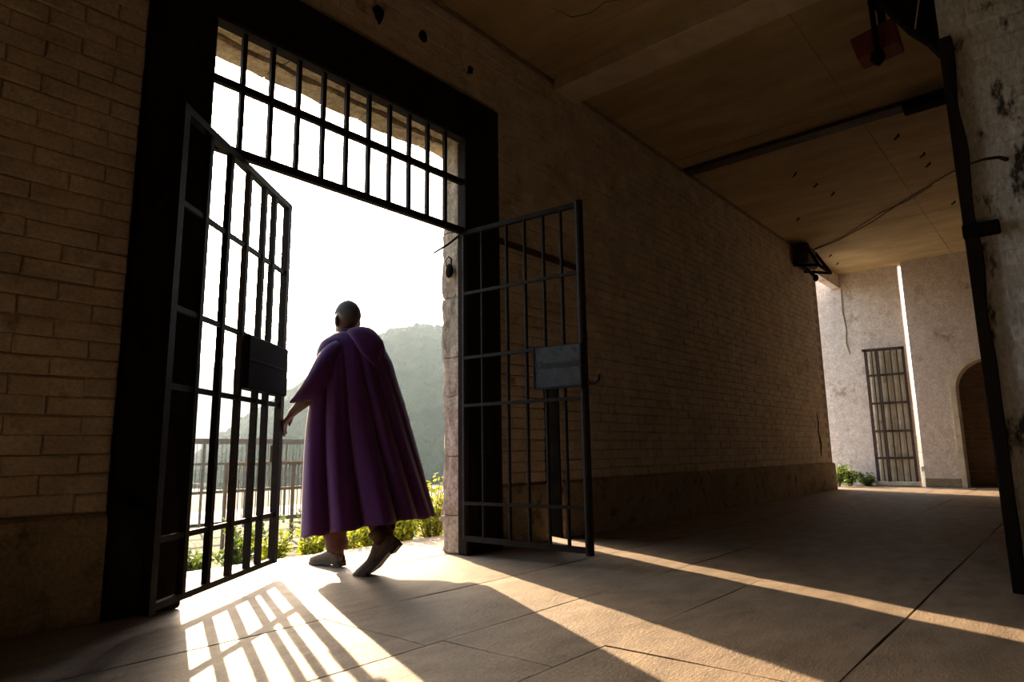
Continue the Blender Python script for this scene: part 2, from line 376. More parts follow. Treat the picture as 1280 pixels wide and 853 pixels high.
for k in range(len(pts)-1):
    (a, b), (c_, d_), (e, f), (g, h) = pts[k], pts[k+1], pto[k+1], pto[k]
    band.add([(fx-.03,a,b),(fx-.03,c_,d_),(fx-.03,e,f),(fx-.03,g,h),(fx+.02,a,b),(fx+.02,c_,d_),(fx+.02,e,f),(fx+.02,g,h)], [(0,1,2,3),(0,4,5,1),(1,5,6,2),(2,6,7,3),(3,7,4,0)])
band.build('arch_surround', M['pale'], farw)
# bricked-up back of the arch
MB().box(15.62, 15.9, ac-ar-.05, ac+ar+.05, -.1, 2.5).build('arch_backing', M['core'], farw)
z = .01; c = 0
bvars = []
for k in range(4):
    vs, fs = brick_mesh(.258, .083, .02, 80+k); mm = MB().add([(-0-(-v[1]) if False else v[1], -v[0], v[2]) for v in vs], fs).mesh('brick'); mm.materials.append(M['brick']); bvars.append(mm)
while z < 2.42:
    y = ac+ar+.02+(.135 if c % 2 else 0)
    while y > ac-ar-.0:
        o = bpy.data.objects.new('brick', random.choice(bvars)); COL.objects.link(o); o.parent = farw; o.location = (15.62+random.uniform(-.004,.004), y, z); y -= .27
    z += .095; c += 1
# skirting stain course of the far wall
MB().box(fx-.035, fx+.01, ac+ar+.09, 2.40, 0, .16).build('base_course', M['plinth'], farw, bevel=.01)
MB().box(15.22, 15.42, 2.5, 3.28, 0, .09).build('stone_step', M['pale'], farw, bevel=.012)
pn = MB().box(15.375, 15.41, 2.56, 3.2, .1, 2.72).build('stone_panel', M['pale'], farw, bevel=.008)
# crack on the far wall
MB().tube([(15.395,3.60,4.2),(15.393,3.62,3.7),(15.395,3.58,3.3),(15.393,3.61,3.0),(15.395,3.56,2.75)], [.012,.018,.012,.016,.006], 5).build('plaster_crack', M['core'], farw)

wr = MB().box(4.45, 4.95, YS, .36, -.1, Z_C+.05).build('wall_right', M['white']); tag(wr, 'peeling whitewashed pier at the right edge', kind='structure')
pm = []
for k in range(6):
    vs, fs = brick_mesh(.258, .09, .012, 120+k, .008); mm = MB().add([(v[1], -v[0], v[2]) for v in vs], fs).mesh('brick'); mm.materials.append(M['white']); pm.append(mm)
z = .06; c = 0
while z < Z_C-.1:
    y = .215+(.135 if c % 2 else 0)
    while y > -.75:
        if y <= .22:
            if not (z < 2.0 and random.random() < .45):
                o = bpy.data.objects.new('brick', random.choice(pm)); COL.objects.link(o); o.parent = wr; o.location = (4.45+random.uniform(.0,.005), y, z)
        y -= .272
    z += .104; c += 1
es = MB(); n = 40; vs = []; fs = []
for i in range(n+1):
    zz = 3.15*i/n; a = .012*noise.noise((zz*2.3, 1, 0)); b = .018*noise.noise((zz*3.1, 7, 0))
    vs += [(4.40, .362+a*.4, zz), (4.40, .305+b, zz), (4.47, .30+b, zz), (4.47, .372, zz)]
for i in range(n):
    for k in range(4): fs.append((i*4+k, i*4+(k+1) % 4, i*4+4+(k+1) % 4, i*4+4+k))
fs += [(0,1,2,3), (n*4+3, n*4+2, n*4+1, n*4)]
es.add(vs, fs).build('edge_post', M['frame'], wr)
ws = MB().box(X0, X1, YS-.3, YS, -.1, Z_C+.2).build('wall_near', M['fillcut']); tag(ws, 'dark plaster wall behind the camera', kind='structure')  # out of view, coloured dark to cut fill light
wb = MB().box(X0-.3, X0, YS-.3, YB, -.1, Z_C+.2).build('wall_end', M['fillcut']); tag(wb, 'dark plaster wall closing the near end', kind='structure')  # also out of view and dark to keep bounce light low
hd = MB().box(13.72, 15.4, Y_W-.02, YB-.1, 4.22, Z_C+.2).build('trim_1', M['farplaster']); tag(hd, 'plaster header over the far side opening', kind='structure')

# ------------------------------------------------------------------ gate frame and transom
def rel(o, p): o.parent = p; o.matrix_parent_inverse = Matrix.Translation(p.location).inverted(); return o
def part(mb, name, mt, p, **k):
    o = mb.build(name, mt, None, **k); o.parent = p
    o.matrix_parent_inverse = (Matrix.Translation(p.location) @ p.rotation_euler.to_matrix().to_4x4()).inverted(); return o
FY0, FY1 = 3.605, 3.715
gf = MB().box(1.238, 4.118, FY0, FY1, 3.348, 3.755).build('trim_2', M['frame'], None, bevel=.012); tag(gf, 'wide black timber frame around the gateway', kind='structure')
part(MB().box(1.238, 1.605, FY0, FY1, 0, 3.345), 'jamb_post', M['frame'], gf, bevel=.012)
part(MB().box(3.70, 4.118, FY0, FY1, 0, 3.345), 'jamb_post', M['frame'], gf, bevel=.012)
for zz in (.55, 1.3, 2.1):
    part(MB().bar((1.30, 3.25, zz), (1.33, 3.61, zz), .05, .02), 'hinge_arm', M['iron'], gf)
for xx, zz in ((1.33,.9),(1.5,1.75),(3.8,.7),(3.95,1.9),(2.2,3.52),(3.1,3.6)):
    part(MB().tube([(xx, FY0-.012, zz), (xx, FY0+.01, zz)], [.014, .016], 8), 'bolt', M['iron'], gf)

tr = empty('transom_grille', (2.65, 3.66, 2.53)); tag(tr, 'black iron bar grille above the open gate leaves', 'grille')
part(MB().box(1.60, 3.705, 3.635, 3.685, 2.53, 2.585), 'rail', M['iron'], tr, bevel=.006)
part(MB().box(1.60, 3.705, 3.64, 3.68, 2.955, 3.005), 'rail', M['iron'], tr, bevel=.006)
for k in range(10):
    xx = 1.605+2.095*(k+1)/11
    part(MB().bar((xx, 3.66, 2.57), (xx, 3.66, 3.36), .028, .028, (1,0,0)), 'bar', M['iron'], tr)

# ------------------------------------------------------------------ gate leaves
RZ = [.105, .385, 1.095, 1.475, 2.01]
# left leaf (swung outward)
H = Vector((1.279, 3.23, 0)); U = Vector((1.145, .879, 0)).normalized(); LL = 1.385; TOP = 2.515
P = lambda s, z, o=0: H + U*s + Vector((-U.y, U.x, 0))*o + Vector((0,0,z))
lf = empty('gate_leaf', H); tag(lf, 'barred iron gate leaf swung outward, with black lock box', 'gate')
part(MB().bar(P(.02,.07), P(.02,TOP), .05, .05, U), 'stile', M['iron'], lf)
part(MB().bar(P(LL,.08), P(LL,TOP), .05, .045, U), 'stile', M['iron'], lf)
for zz in RZ[1:]:
    part(MB().bar(P(.03,zz), P(LL,zz), .028, .02), 'rail', M['iron'], lf)
part(MB().bar(P(.0,.095), P(LL+.02,.095), .032, .03), 'rail', M['iron'], lf)
part(MB().bar(P(.0,TOP-.02), P(LL+.022,TOP-.02), .04, .045), 'rail', M['iron'], lf)
for s_ in (.29,.53,.77,1.0,1.155):
    part(MB().bar(P(s_,.10), P(s_,TOP-.03), .034, .034, U), 'bar', M['iron'], lf)
lb = part(MB().box(.80, LL+.012, -.045, .045, 1.155, 1.475), 'lock_box', M['black'], lf, bevel=.008)
lb.data.transform(Matrix.Translation(H) @ Matrix.Rotation(math.atan2(U.y, U.x), 4, 'Z'))
o = MB().box(.80, LL+.012, -.049, -.04, 1.325, 1.331).build('cover_seam', M['iron'], lb); o.data.transform(Matrix.Translation(H) @ Matrix.Rotation(math.atan2(U.y, U.x), 4, 'Z'))
part(MB().bar(P(LL+.005,.72,.03), P(LL+.005,.83,.03), .02, .03, U), 'latch_slot', M['rust'], lf)

# right leaf (swung inward)
H2 = Vector((3.705, 3.635, 0)); E2 = Vector((3.806, 2.575, 0)); U2 = (E2-H2).normalized(); L2 = (E2-H2).length
N2 = Vector((U2.y, -U2.x, 0)); 
if N2.x > 0: N2 = -N2
Q = lambda s, z, o=0: H2 + U2*s + N2*o + Vector((0,0,z + (.022*(1-s/L2) if z < .2 else 0)))
rf = empty('gate_leaf', H2); tag(rf, 'barred iron gate leaf swung inward, carrying a small sign plate', 'gate')
part(MB().tube([Q(0,.10), Q(0,2.53)], .017, 10), 'stile', M['iron'], rf)
part(MB().tube([Q(L2,.075), Q(L2,2.555)], .030, 12, True), 'stile', M['iron'], rf, smooth=False)
part(MB().bar(Q(0,.105), Q(L2,.105), .04, .03), 'rail', M['iron'], rf)
part(MB().bar(Q(-.02,2.53), Q(L2,2.53), .035, .035), 'rail', M['iron'], rf)
for zz in (.385, 1.125, 1.50, 2.02):
    part(MB().bar(Q(0,zz,.012), Q(L2-.01,zz,.012), .024, .018), 'rail', M['iron'], rf)
for s_ in (.18,.42,.59,.757,.91):
    part(MB().tube([Q(s_,.10), Q(s_,2.52)], .0135, 9), 'bar', M['iron'], rf)
sg = MB(); a, b = .672, 1.06
sg.add([Q(a,1.212,.022),Q(b,1.212,.022),Q(b,1.502,.022),Q(a,1.502,.022),Q(a,1.212,.034),Q(b,1.212,.034),Q(b,1.502,.034),Q(a,1.502,.034)],
       [(0,1,2,3),(7,6,5,4),(0,4,5,1),(1,5,6,2),(2,6,7,3),(3,7,4,0)])
sg = part(sg, 'sign_plate', M['plate'], rf, bevel=.003); sg['label'] = 'blue-grey plate with dark handwritten lettering'
for (s0, z0, s1, z1) in ((a,1.205,b,1.205),(a,1.205,a,1.505),(b,1.205,b,1.505)):
    o = MB().bar(Q(s0,z0,.034), Q(s1,z1,.034), .012, .012).build('plate_edge', M['iron'], sg)
    o.matrix_parent_inverse = Matrix.Translation(H2).inverted() @ Matrix.Identity(4)
    o.matrix_parent_inverse = Matrix.Identity(4)
tc = bpy.data.curves.new('t', 'FONT'); tc.body = 'Clouronoroftn'; tc.size = .078; tc.extrude = .001; tc.shear = .25; tc.offset = .0022; tc.align_x = 'CENTER'
to = bpy.data.objects.new('t', tc); COL.objects.link(to); bpy.context.view_layer.update()
tm = bpy.data.meshes.new_from_object(to.evaluated_get(bpy.context.evaluated_depsgraph_get())); bpy.data.objects.remove(to)
wd = max(v.co.x for v in tm.vertices)-min(v.co.x for v in tm.vertices); k = .36/wd
tmat = Matrix.Identity(4); cpt = Q((a+b)/2, 1.35, .0355)
for i in range(3):
    tmat[i][0] = U2[i]*k; tmat[i][1] = (0,0,1)[i]; tmat[i][2] = N2[i]; tmat[i][3] = cpt[i]
tm.transform(tmat); tm.materials.clear(); tm.materials.append(M['ink']); o = bpy.data.objects.new('lettering', tm); COL.objects.link(o); o.parent = sg
hk = [Q(L2+.02,1.235,0), Q(L2+.06,1.222,.01), Q(L2+.10,1.222,.02), Q(L2+.128,1.24,.03), Q(L2+.135,1.275,.03)]
part(MB().tube(hk, [.012,.012,.011,.011,.009], 8), 'latch_hook', M['iron'], rf, smooth=True)

# flat bar along the wall behind the right leaf
fb = MB().box(4.118, 5.32, 3.625, 3.642, 2.545, 2.60).build('flat_iron_bar', M['rust']); tag(fb, 'flat rusty bar fixed along the brick wall behind the gate leaf', 'bar')
rod = MB().tube([(3.70,3.70,2.52),(3.60,3.72,2.43),(3.46,3.735,2.33)], [.009,.009,.007], 8).build('iron_rod', M['iron']); tag(rod, 'thin iron rod poking out from the corner of the gate frame', 'rod')
pk = empty('hanging_padlock', (3.70, 3.80, 2.24)); tag(pk, 'black padlock hanging on the stone jamb', 'padlock')
part(MB().ball((3.695,3.80,2.245),(.022,.045,.06),12,8), 'body', M['black'], pk, smooth=True)
part(MB().tube([(3.69,3.77,2.29),(3.685,3.765,2.34),(3.685,3.80,2.365),(3.685,3.835,2.34),(3.69,3.83,2.29)], .007, 6), 'shackle', M['iron'], pk)
part(MB().tube([(3.672,3.81,2.20),(3.66,3.83,2.14),(3.67,3.85,2.11),(3.665,3.84,2.17)], .003, 5), 'wire_loop', M['palecable'], pk)

# flat black pieces added to stand for dark holes above the frame
def patch(x, z, s, seed, label):
    rnd = random.Random(seed); poly = []
    for k in range(9):
        a_ = 2*math.pi*k/9; r = s*rnd.uniform(.45, 1.05); poly.append((x+r*math.cos(a_)*.8, z+r*math.sin(a_)))
    o = MB().prism(poly, lambda p, q, dd: (p, dd, q), Y_W+.01, Y_W-.035).build('hole_patch', M['black']); tag(o, label, 'bracket', 'black pieces for dark holes above the gate frame'); return o
patch(2.80, 4.03, .085, 3, 'large jagged black stub on the bricks above the gate frame')
patch(3.245, 4.07, .05, 5, 'middle small black stub on the bricks above the gate frame')
patch(3.79, 4.03, .042, 8, 'rightmost small black stub above the gate frame corner')

# ------------------------------------------------------------------ lantern on the wall, ceiling fittings
ln = empty('wall_lantern', (12.75, 3.64, 4.2)); tag(ln, 'dark iron lantern with an open cage bracketed high on the brick wall', 'lantern')
part(MB().prism([(-.30,.0),(.30,0),(.22,.34),(-.20,.36)], lambda p, q, dd: (12.55+p, dd, 4.08+q), 3.64, 3.36), 'housing', M['rust'], ln, bevel=.02)
part(MB().prism([(-.10,.0),(.10,0),(.06,.1),(-.06,.1)], lambda p, q, dd: (12.55+p, dd, 4.43+q), 3.6, 3.42), 'cap', M['black'], ln)
for (p, q) in (((12.25,3.62,4.07),(12.3,3.2,4.0)),((12.85,3.62,4.07),(13.05,3.2,4.0)),((12.3,3.2,4.0),(13.05,3.2,4.0)),((12.80,3.38,4.38),(13.05,3.2,4.0)),((12.34,3.38,4.38),(12.3,3.2,4.0))):
    part(MB().bar(p, q, .045, .035), 'cage_bar', M['black'], ln)
part(MB().bar((12.3,3.5,4.06),(12.4,3.3,3.82), .05, .04), 'strut', M['rust'], ln)
part(MB().ball((12.4,3.3,3.80), (.05,.05,.07), 8, 6), 'knob', M['black'], ln)
def wire(name, pts, r, mt, label, cat='cable'):
    o = MB().tube(pts, r, 6).build(name, mt); return tag(o, label, cat)
wire('ceiling_wire', [(12.9,3.5,4.45),(12.6,2.9,4.47),(11.9,2.2,4.46),(11.2,1.6,4.475),(10.6,1.0,4.49),(10.2,.5,4.50)], .009, M['cable'], 'thin dark wire sagging under the ceiling from the wall lantern')
wire('ceiling_wire', [(12.9,3.5,4.46),(12.5,2.8,4.49),(11.6,2.0,4.49),(11.35,1.6,4.50),(10.9,1.2,4.495)], .007, M['cable'], 'second short wire beside the sagging ceiling wire')
sp = [(9.1,2.55,'nearest small ceiling hook beyond the second beam'),(9.7,2.45,'ceiling hook next past the nearest one'),(10.2,2.35,'ceiling hook third past the second beam'),(8.8,1.25,'ceiling hook beside the dark ceiling bracket'),(9.6,1.1,'ceiling hook near the right pier, nearer of two'),(10.0,1.1,'ceiling hook near the right pier, farther of two'),(11.9,1.05,'forked ceiling hook near the far arch'),(13.6,3.3,'ceiling hook just past the wall lantern'),(14.3,3.35,'ceiling hook farthest down the passage'),(11.0,3.1,'ceiling hook before the wall lantern')]
for x_, y_, lab in sp:
    o = MB().tube([(x_,y_,Z_C),(x_,y_,Z_C-.02),(x_+.05,y_+.05,Z_C-.03),(x_+.10,y_+.06,Z_C-.022)], [.014,.012,.010,.004], 6).build('ceiling_hook', M['black']); tag(o, lab, 'hook', 'small hooks in the ceiling')
tag(part(MB().box(7.86,8.02,.62,1.05,4.36,4.455), 'x', M['black'], empty('tmp'), bevel=.006), None)
bb = bpy.data.objects['x']; e = bb.parent; bb.parent = None; bpy.data.objects.remove(e); bb.name = 'junction_box'; tag(bb, 'long black box under the second ceiling beam', 'box')
cb = MB().prism([(.362,3.08),(.44,3.235),(.53,3.355),(.66,3.60),(.66,4.505),(.362,4.505)], lambda p, q, dd: (dd, p, q), 4.46, 4.60).build('corbel_bracket', M['black']); tag(cb, 'black steel corbel bracket on the right pier under the ceiling', 'bracket')
rb = empty('lamp_housing', (5.5,.85,3.9)); tag(rb, 'dark red lamp box with a black bulb holder hanging from the ceiling', 'lamp')
part(MB().prism([(1.023,3.965),(.71,4.02),(.685,3.80),(.982,3.772)], lambda p, q, dd: (dd, p, q), 5.42, 5.62), 'housing', M['red'], rb, bevel=.01)
part(MB().bar((5.52,.80,4.0),(5.52,.80,4.51), .05, .05), 'hanger', M['black'], rb)
part(MB().tube([(5.38,.84,4.20),(5.38,.835,3.75)], .02, 8), 'stem', M['black'], rb)
part(MB().bar((5.38,.84,4.19),(5.52,.80,4.19), .04, .05), 'arm', M['black'], rb)
part(MB().tube([(5.38,.835,3.78),(5.38,.835,3.75),(5.38,.835,3.70),(5.38,.835,3.665),(5.38,.835,3.64)], [.02,.045,.052,.035,.008], 10), 'bulb_holder', M['black'], rb, smooth=True)
wire('pale_cord', [(4.44,.40,3.62),(4.44,.44,3.45),(4.44,.475,3.29)], .004, M['palecable'], 'thin pale cord hanging over the black corbel bracket')
st = MB().box(4.385,4.44,.20,.372,1.91,1.985).build('iron_strap', M['black'], None, bevel=.006); tag(st, 'black iron strap across the edge of the right pier', 'strap')
wr_hook = MB().tube([(4.45,.13,2.33),(4.40,.16,2.335),(4.36,.22,2.33),(4.35,.29,2.32)], [.014,.01,.008,.005], 6).build('wall_spike', M['rust']); tag(wr_hook, 'thin rusty spike sticking out of the right pier', 'spike')

# ------------------------------------------------------------------ far grille
gr = empty('barred_grille', (15.3, 2.9, 0)); tag(gr, 'tall barred iron grille standing against the far pale wall', 'grille')
gx = 15.30; ga, gb = 3.24, 2.55
for yy in (ga, gb): part(MB().bar((gx,yy,.06),(gx,yy,2.78), .05, .05, (1,0,0)), 'stile', M['rust'], gr)
for zz in (.55, 1.09, 1.66, 2.24): part(MB().bar((gx,ga,zz),(gx,gb,zz), .045, .035), 'rail', M['rust'], gr)
part(MB().bar((gx,ga+.06,2.78),(gx,gb-.02,2.76), .055, .05), 'rail', M['rust'], gr)
for k in range(1, 6): part(MB().bar((gx,ga+(gb-ga)*k/6,.08),(gx,ga+(gb-ga)*k/6,2.77), .02, .02, (1,0,0)), 'bar', M['rust'], gr)
part(MB().bar((gx-.08,3.03,.09),(gx-.08,3.03,2.76), .035, .035, (1,0,0)), 'bar', M['rust'], gr)

# ------------------------------------------------------------------ the person
HEAD = math.radians(7)
pr = empty('person', (2.80, 3.90, 0)); tag(pr, 'person in a long purple hooded cape striding out through the gate', 'person')
rotz = Matrix.Rotation(HEAD, 3, 'Z')
b = MB()
# torso
b.limb([(0,0,.93),(0,.01,1.10),(0,.02,1.30),(0,.01,1.42)], [.135,.125,.14,.11])
for s_ in (-1, 1):
    b.limb([(s_*.075,0,.92),(s_*.07,.015,1.28),(s_*.10,.0,1.44)], [.115,.115,.085])
    b.limb([(s_*.05,.0,1.48),(s_*.17,.0,1.435)], [.070,.060])
b.limb([(0,-.005,1.46),(-.006,.012,1.62)], [.074,.066])
# head
HC = Vector((-.008,.02,1.715)); tilt = Matrix.Rotation(math.radians(-6), 3, 'X') @ Matrix.Rotation(math.radians(-10), 3, 'Z')
HS = 1.10
hp = lambda x, y, z: HC + tilt @ Vector((x, y, z))*HS
hb = lambda x, y, z: (x*HS, y*HS, z*HS)
b.ball(hp(0,-.012,.022), hb(.078,.098,.106), 20, 14, tilt); b.ball(hp(0,.012,-.035), hb(.066,.082,.10), 18, 12, tilt)
b.ball(hp(0,.062,-.095), hb(.036,.030,.028)); b.ball(hp(0,.075,-.055), hb(.030,.022,.018)); b.ball(hp(0,.084,.018), hb(.045,.012,.014))
b.limb([hp(0,.094,.005), hp(0,.115,-.028)], [.011,.016]); b.ball(hp(.014,.100,-.030), .011); b.ball(hp(-.014,.100,-.030), .011)
b.limb([hp(-.022,.092,-.062), hp(0,.099,-.060), hp(.022,.092,-.062)], [.006,.009,.006]); b.limb([hp(-.02,.090,-.072), hp(0,.097,-.073), hp(.02,.090,-.072)], [.006,.009,.006])
for s_ in (-1, 1):
    b.ball(hp(s_*.082,-.004,-.012), hb(.012,.022,.034), 12, 8, tilt @ Matrix.Rotation(s_*.35, 3, 'Z')); b.ball(hp(s_*.078,.004,-.036), hb(.009,.012,.014), 8, 6)
# left arm, reaching forward
b.limb([(-.17,0,1.435),(-.225,.0,1.32),(-.262,.02,1.21),(-.292,.10,1.12),(-.322,.185,1.045)], [.062,.052,.045,.042,.029])
def hand(b, w, k, side, down, curl):
    # w wrist, k knuckle direction (unit), side: toward the thumb, down: palm normal
    w, k, side, down = Vector(w), Vector(k).normalized(), Vector(side).normalized(), Vector(down).normalized()
    base = [(-.030,.075),(-.010,.082),(.011,.081),(.030,.074)]; lens = [.062,.080,.087,.076]
    for (o_, l_) in base: b.limb([w+k*.012+side*o_*.5, w+k*l_+side*o_], [.017,.0125], 10)
    for (o_, l_), ln_ in zip(base, lens):
        p = w+k*l_+side*o_; d_ = k.copy(); pts = [p]; 
        for seg in (.45,.32,.25):
            d_ = (d_*math.cos(curl)+down*math.sin(curl)).normalized(); dn = down - d_*down.dot(d_); down2 = dn.normalized() if dn.length > .05 else down
            p = p+d_*ln_*seg; pts.append(p); down = down2 if False else down
        b.limb(pts, [.0112,.0104,.0096,.0086], 9)
    t0 = w+k*.022+side*.030; b.limb([w+k*.015+side*.012, t0+side*.010, t0+k*.030+side*.026+down*.012, t0+k*.055+side*.024+down*.022], [.018,.0145,.0115,.0095], 9)
hand(b, (-.322,.185,1.045), (-.30,.45,-.75), (.75,.50,.05), (.35,-.35,-.85), .52)
# right arm hanging under the cape
b.limb([(.17,0,1.435),(.225,-.04,1.32),(.25,-.06,1.19),(.235,-.01,1.09),(.21,.06,.97)], [.062,.052,.045,.042,.029])
hand(b, (.21,.06,.97), (-.05,.25,-.95), (-.35,.9,.2), (-.9,-.3,0), .35)
# legs
b.limb([(-.085,.0,.90),(-.07,.075,.70),(-.045,.13,.51),(.005,.12,.32),(.058,.11,.11)], [.095,.080,.058,.055,.038])
b.limb([(.085,-.02,.90),(.075,-.05,.72),(.055,-.09,.53),(.03,-.25,.39),(-.005,-.415,.245)], [.095,.080,.058,.055,.038])
b.limb([(.058,.10,.07),(.056,.23,.045)], [.03,.022]); b.limb([(-.005,-.43,.21),(-.03,-.385,.13)], [.030,.022])
me = b.mesh('body', True); me.transform(rotz.to_4x4()); body = bpy.data.objects.new('body', me); COL.objects.link(body); body.parent = pr; me.materials.append(M['skin'])
rm = body.modifiers.new('remesh', 'REMESH'); rm.mode = 'VOXEL'; rm.voxel_size = .0062; rm.use_smooth_shade = True
sm = body.modifiers.new('smooth', 'SMOOTH'); sm.factor = .5; sm.iterations = 4
def ppart(mb, name, mt, smooth=True, parent=None):
    me = mb.mesh(name, smooth); me.transform(rotz.to_4x4()); o = bpy.data.objects.new(name, me); COL.objects.link(o); o.parent = parent or pr; me.materials.append(mt); return o
hr = MB(); nu, nv = 28, 12; vs = []; fs = []
for j in range(nv+1):
    for i in range(nu):
        a_ = 2*math.pi*i/nu; lim = math.radians(78 + 34*max(0, -math.sin(a_))) ; ph = lim*j/nv
        vs.append(hp(0,-.012,.022) + tilt @ Vector((.0805*math.sin(ph)*math.cos(a_), .1005*math.sin(ph)*math.sin(a_), .1085*math.cos(ph)))*HS)
fs = [(j*nu+i, (j+1)*nu+i, (j+1)*nu+(i+1) % nu, j*nu+(i+1) % nu) for j in range(nv) for i in range(nu)]
hr.add(vs, fs); ho = ppart(hr, 'hair', M['hair']); ho['label'] = 'close-cropped grey hair'
for s_ in (-1, 1): ppart(MB().ball(hp(s_*.030,.080,.0), (.013,.009,.009), 10, 8), 'eye', M['eye'])

# cape, built around the body in view-neutral local axes: u lateral, v depth
CU = Vector((.814,-.581,0)); CVv = Vector((.581,.814,0))
lev = [ # z, uL, uR, half depth, centre depth
 (1.655,-.072,.055,.072,-.005),(1.60,-.105,.085,.098,-.008),(1.575,-.150,.140,.125,-.012),(1.54,-.190,.200,.148,-.018),(1.49,-.210,.255,.165,-.02),(1.40,-.222,.302,.19,-.02),(1.25,-.236,.345,.215,-.025),
 (1.10,-.252,.395,.235,-.03),(.95,-.266,.437,.255,-.035),(.80,-.272,.480,.275,-.04),(.65,-.273,.522,.29,-.05),(.50,-.272,.562,.305,-.06),(.36,-.270,.605,.315,-.06),(.24,-.270,.625,.32,-.06)]
ZT = 1.61
def hemz(u): 
    t = max(0, min(1, (u+.27)/.62)); return .235 + .105*t
NU = 220; cap = MB(); vs = []; NZ = 56
def lerp_lev(z):
    for k in range(len(lev)-1):
        if lev[k][0] >= z >= lev[k+1][0]:
            t = (lev[k][0]-z)/(lev[k][0]-lev[k+1][0]); t = t
            return [lev[k][i]*(1-t)+lev[k+1][i]*t for i in range(5)]
    return lev[-1] if z < lev[-1][0] else lev[0]
FOLDS = [(-.92,-.80,.11,-.9),(-.66,-.55,.07,1.3),(-.42,-.36,.13,-.8),(-.22,-.10,.06,1.3),(-.05,.12,.13,-1.0),(.06,.33,.055,1.5),(.20,.50,.10,-.9),(.34,.66,.05,1.2),(.50,.80,.08,-.8),(.66,.92,.04,.9)]
def fold(a_, t):
    q = math.cos(a_)
    if math.sin(a_) > .12: return .35*math.cos(9*a_+1.2*t)
    tt = t**.8; v = 0
    for q0, q1, w_, A in FOLDS:
        c_ = q0+(q1-q0)*tt; x = (q-c_)/(w_*(.55+.6*t)); v -= A*math.exp(-x*x)*(1 if x < 0 else math.exp(-.4*x))
    return v + .12*math.cos(17*q+3*t)
for j in range(NZ+1):
    t = j/NZ
    for i in range(NU):
        a_ = 2*math.pi*i/NU
        z = ZT + (hemz(0) - ZT)*t
        for _ in range(3):
            z_, uL, uR, hd_, cv_ = lerp_lev(z); c0 = (uL+uR)/2; hw = (uR-uL)/2
            u0 = c0 + hw*math.cos(a_); z = ZT + (hemz(u0)-ZT)*t
        z += .006*t**6*math.cos(13*a_+1)
        z_, uL, uR, hd_, cv_ = lerp_lev(z); c0 = (uL+uR)/2; hw = (uR-uL)/2
        ca, sa = math.cos(a_), math.sin(a_); e = .85
        x_ = math.copysign(abs(ca)**e, ca); y_ = math.copysign(abs(sa)**e, sa)
        am = .215*max(0, t-.08)**.7; f = fold(a_, t)
        edge = abs(ca)**8; k = 1 + am*f*(1-.7*edge)
        vv = y_*hd_*k; uu = c0 + x_*hw*(1 + am*.12*f)
        # heavy diagonal sweep of cloth from the hood to the right hem
        p = CU*uu + CVv*(vv+cv_ + .03*t*math.sin(3*a_+2*t)) 
        vs.append((p.x, p.y, z))
fs = [(j*NU+i, j*NU+(i+1) % NU, (j+1)*NU+(i+1) % NU, (j+1)*NU+i)[::-1] for j in range(NZ) for i in range(NU)]
cap.add(vs, fs); me = cap.mesh('cape', True); cp = bpy.data.objects.new('cape', me); COL.objects.link(cp); cp.parent = pr; me.materials.append(M['cape'])
so = cp.modifiers.new('thick', 'SOLIDIFY'); so.thickness = .006; so.offset = 1
# wide sleeve of the cape over the left arm
ax = [Vector((-.12,-.03,1.49)), Vector((-.180,-.01,1.43)), Vector((-.222,-.005,1.34)), Vector((-.250,.02,1.25)), Vector((-.275,.075,1.17)), Vector((-.300,.135,1.105))]
rw = [.085,.092,.094,.094,.088,.08]; rh = [.07,.078,.08,.08,.07,.06]
sl = MB(); vs = []; n = 40
for i, c_ in enumerate(ax):
    d_ = (ax[min(i+1, 5)]-ax[max(i-1, 0)]).normalized(); e1 = Vector((CVv.x, CVv.y, 0)); e1 = (rotz.transposed() @ e1); e1 = (e1-d_*e1.dot(d_)).normalized(); e2 = d_.cross(e1)
    for k in range(n):
        a_ = 2*math.pi*k/n; f = 1+.05*i/5*math.cos(5*a_+.7*i)
        up_ = (e1*math.cos(a_)+e2*math.sin(a_)).z; off = d_*(.055*up_*max(0, i-3)/2*1.6 - .02*max(0, i-4))
        vs.append(c_+e1*rw[i]*f*math.cos(a_)+e2*rh[i]*f*math.sin(a_)+off)
fs = [(j*n+k, j*n+(k+1) % n, (j+1)*n+(k+1) % n, (j+1)*n+k) for j in range(5) for k in range(n)]
sl.add(vs, fs); s_o = ppart(sl, 'sleeve', M['cape'], True, cp); q = s_o.modifiers.new('sub', 'SUBSURF'); q.levels = q.render_levels = 1; q = s_o.modifiers.new('thick', 'SOLIDIFY'); q.thickness = .007
# hood lying on the back
hood = MB(); vs = []; n = 36; 
prof = [(-.01,1.61,.02),(.01,1.625,.085),(.045,1.615,.115),(.085,1.575,.125),(.125,1.52,.11),(.16,1.46,.08),(.175,1.42,.045),(.170,1.405,.015)]
base_c = CU*.125 + CVv*(-.02)
for j, (bk, zc, wd_) in enumerate(prof):
    # bk: distance behind the neck; direction back-right
    bdir = (CU*.80 - CVv*.60)
    sdir = Vector((-bdir.y, bdir.x, 0))
    for k in range(n):
        a_ = 2*math.pi*k/n
        th = .075 if 1 < j < 6 else .03
        p = CU*.012 + CVv*(-.03) + bdir*(bk*1.35 + .01) + sdir*wd_*math.cos(a_) + (bdir*.7+Vector((0,0,.55)))*th*math.sin(a_)
        p.z += zc - .02*math.cos(2*a_)*(j > 2) - .05*abs(math.cos(a_))**2*(j > 3)
        vs.append(p)
fs = [(0*n+k for k in range(n))] and [(j*n+k, j*n+(k+1) % n, (j+1)*n+(k+1) % n, (j+1)*n+k) for j in range(len(prof)-1) for k in range(n)]
fs += [tuple(range(n))[::-1], tuple((len(prof)-1)*n+k for k in range(n))]
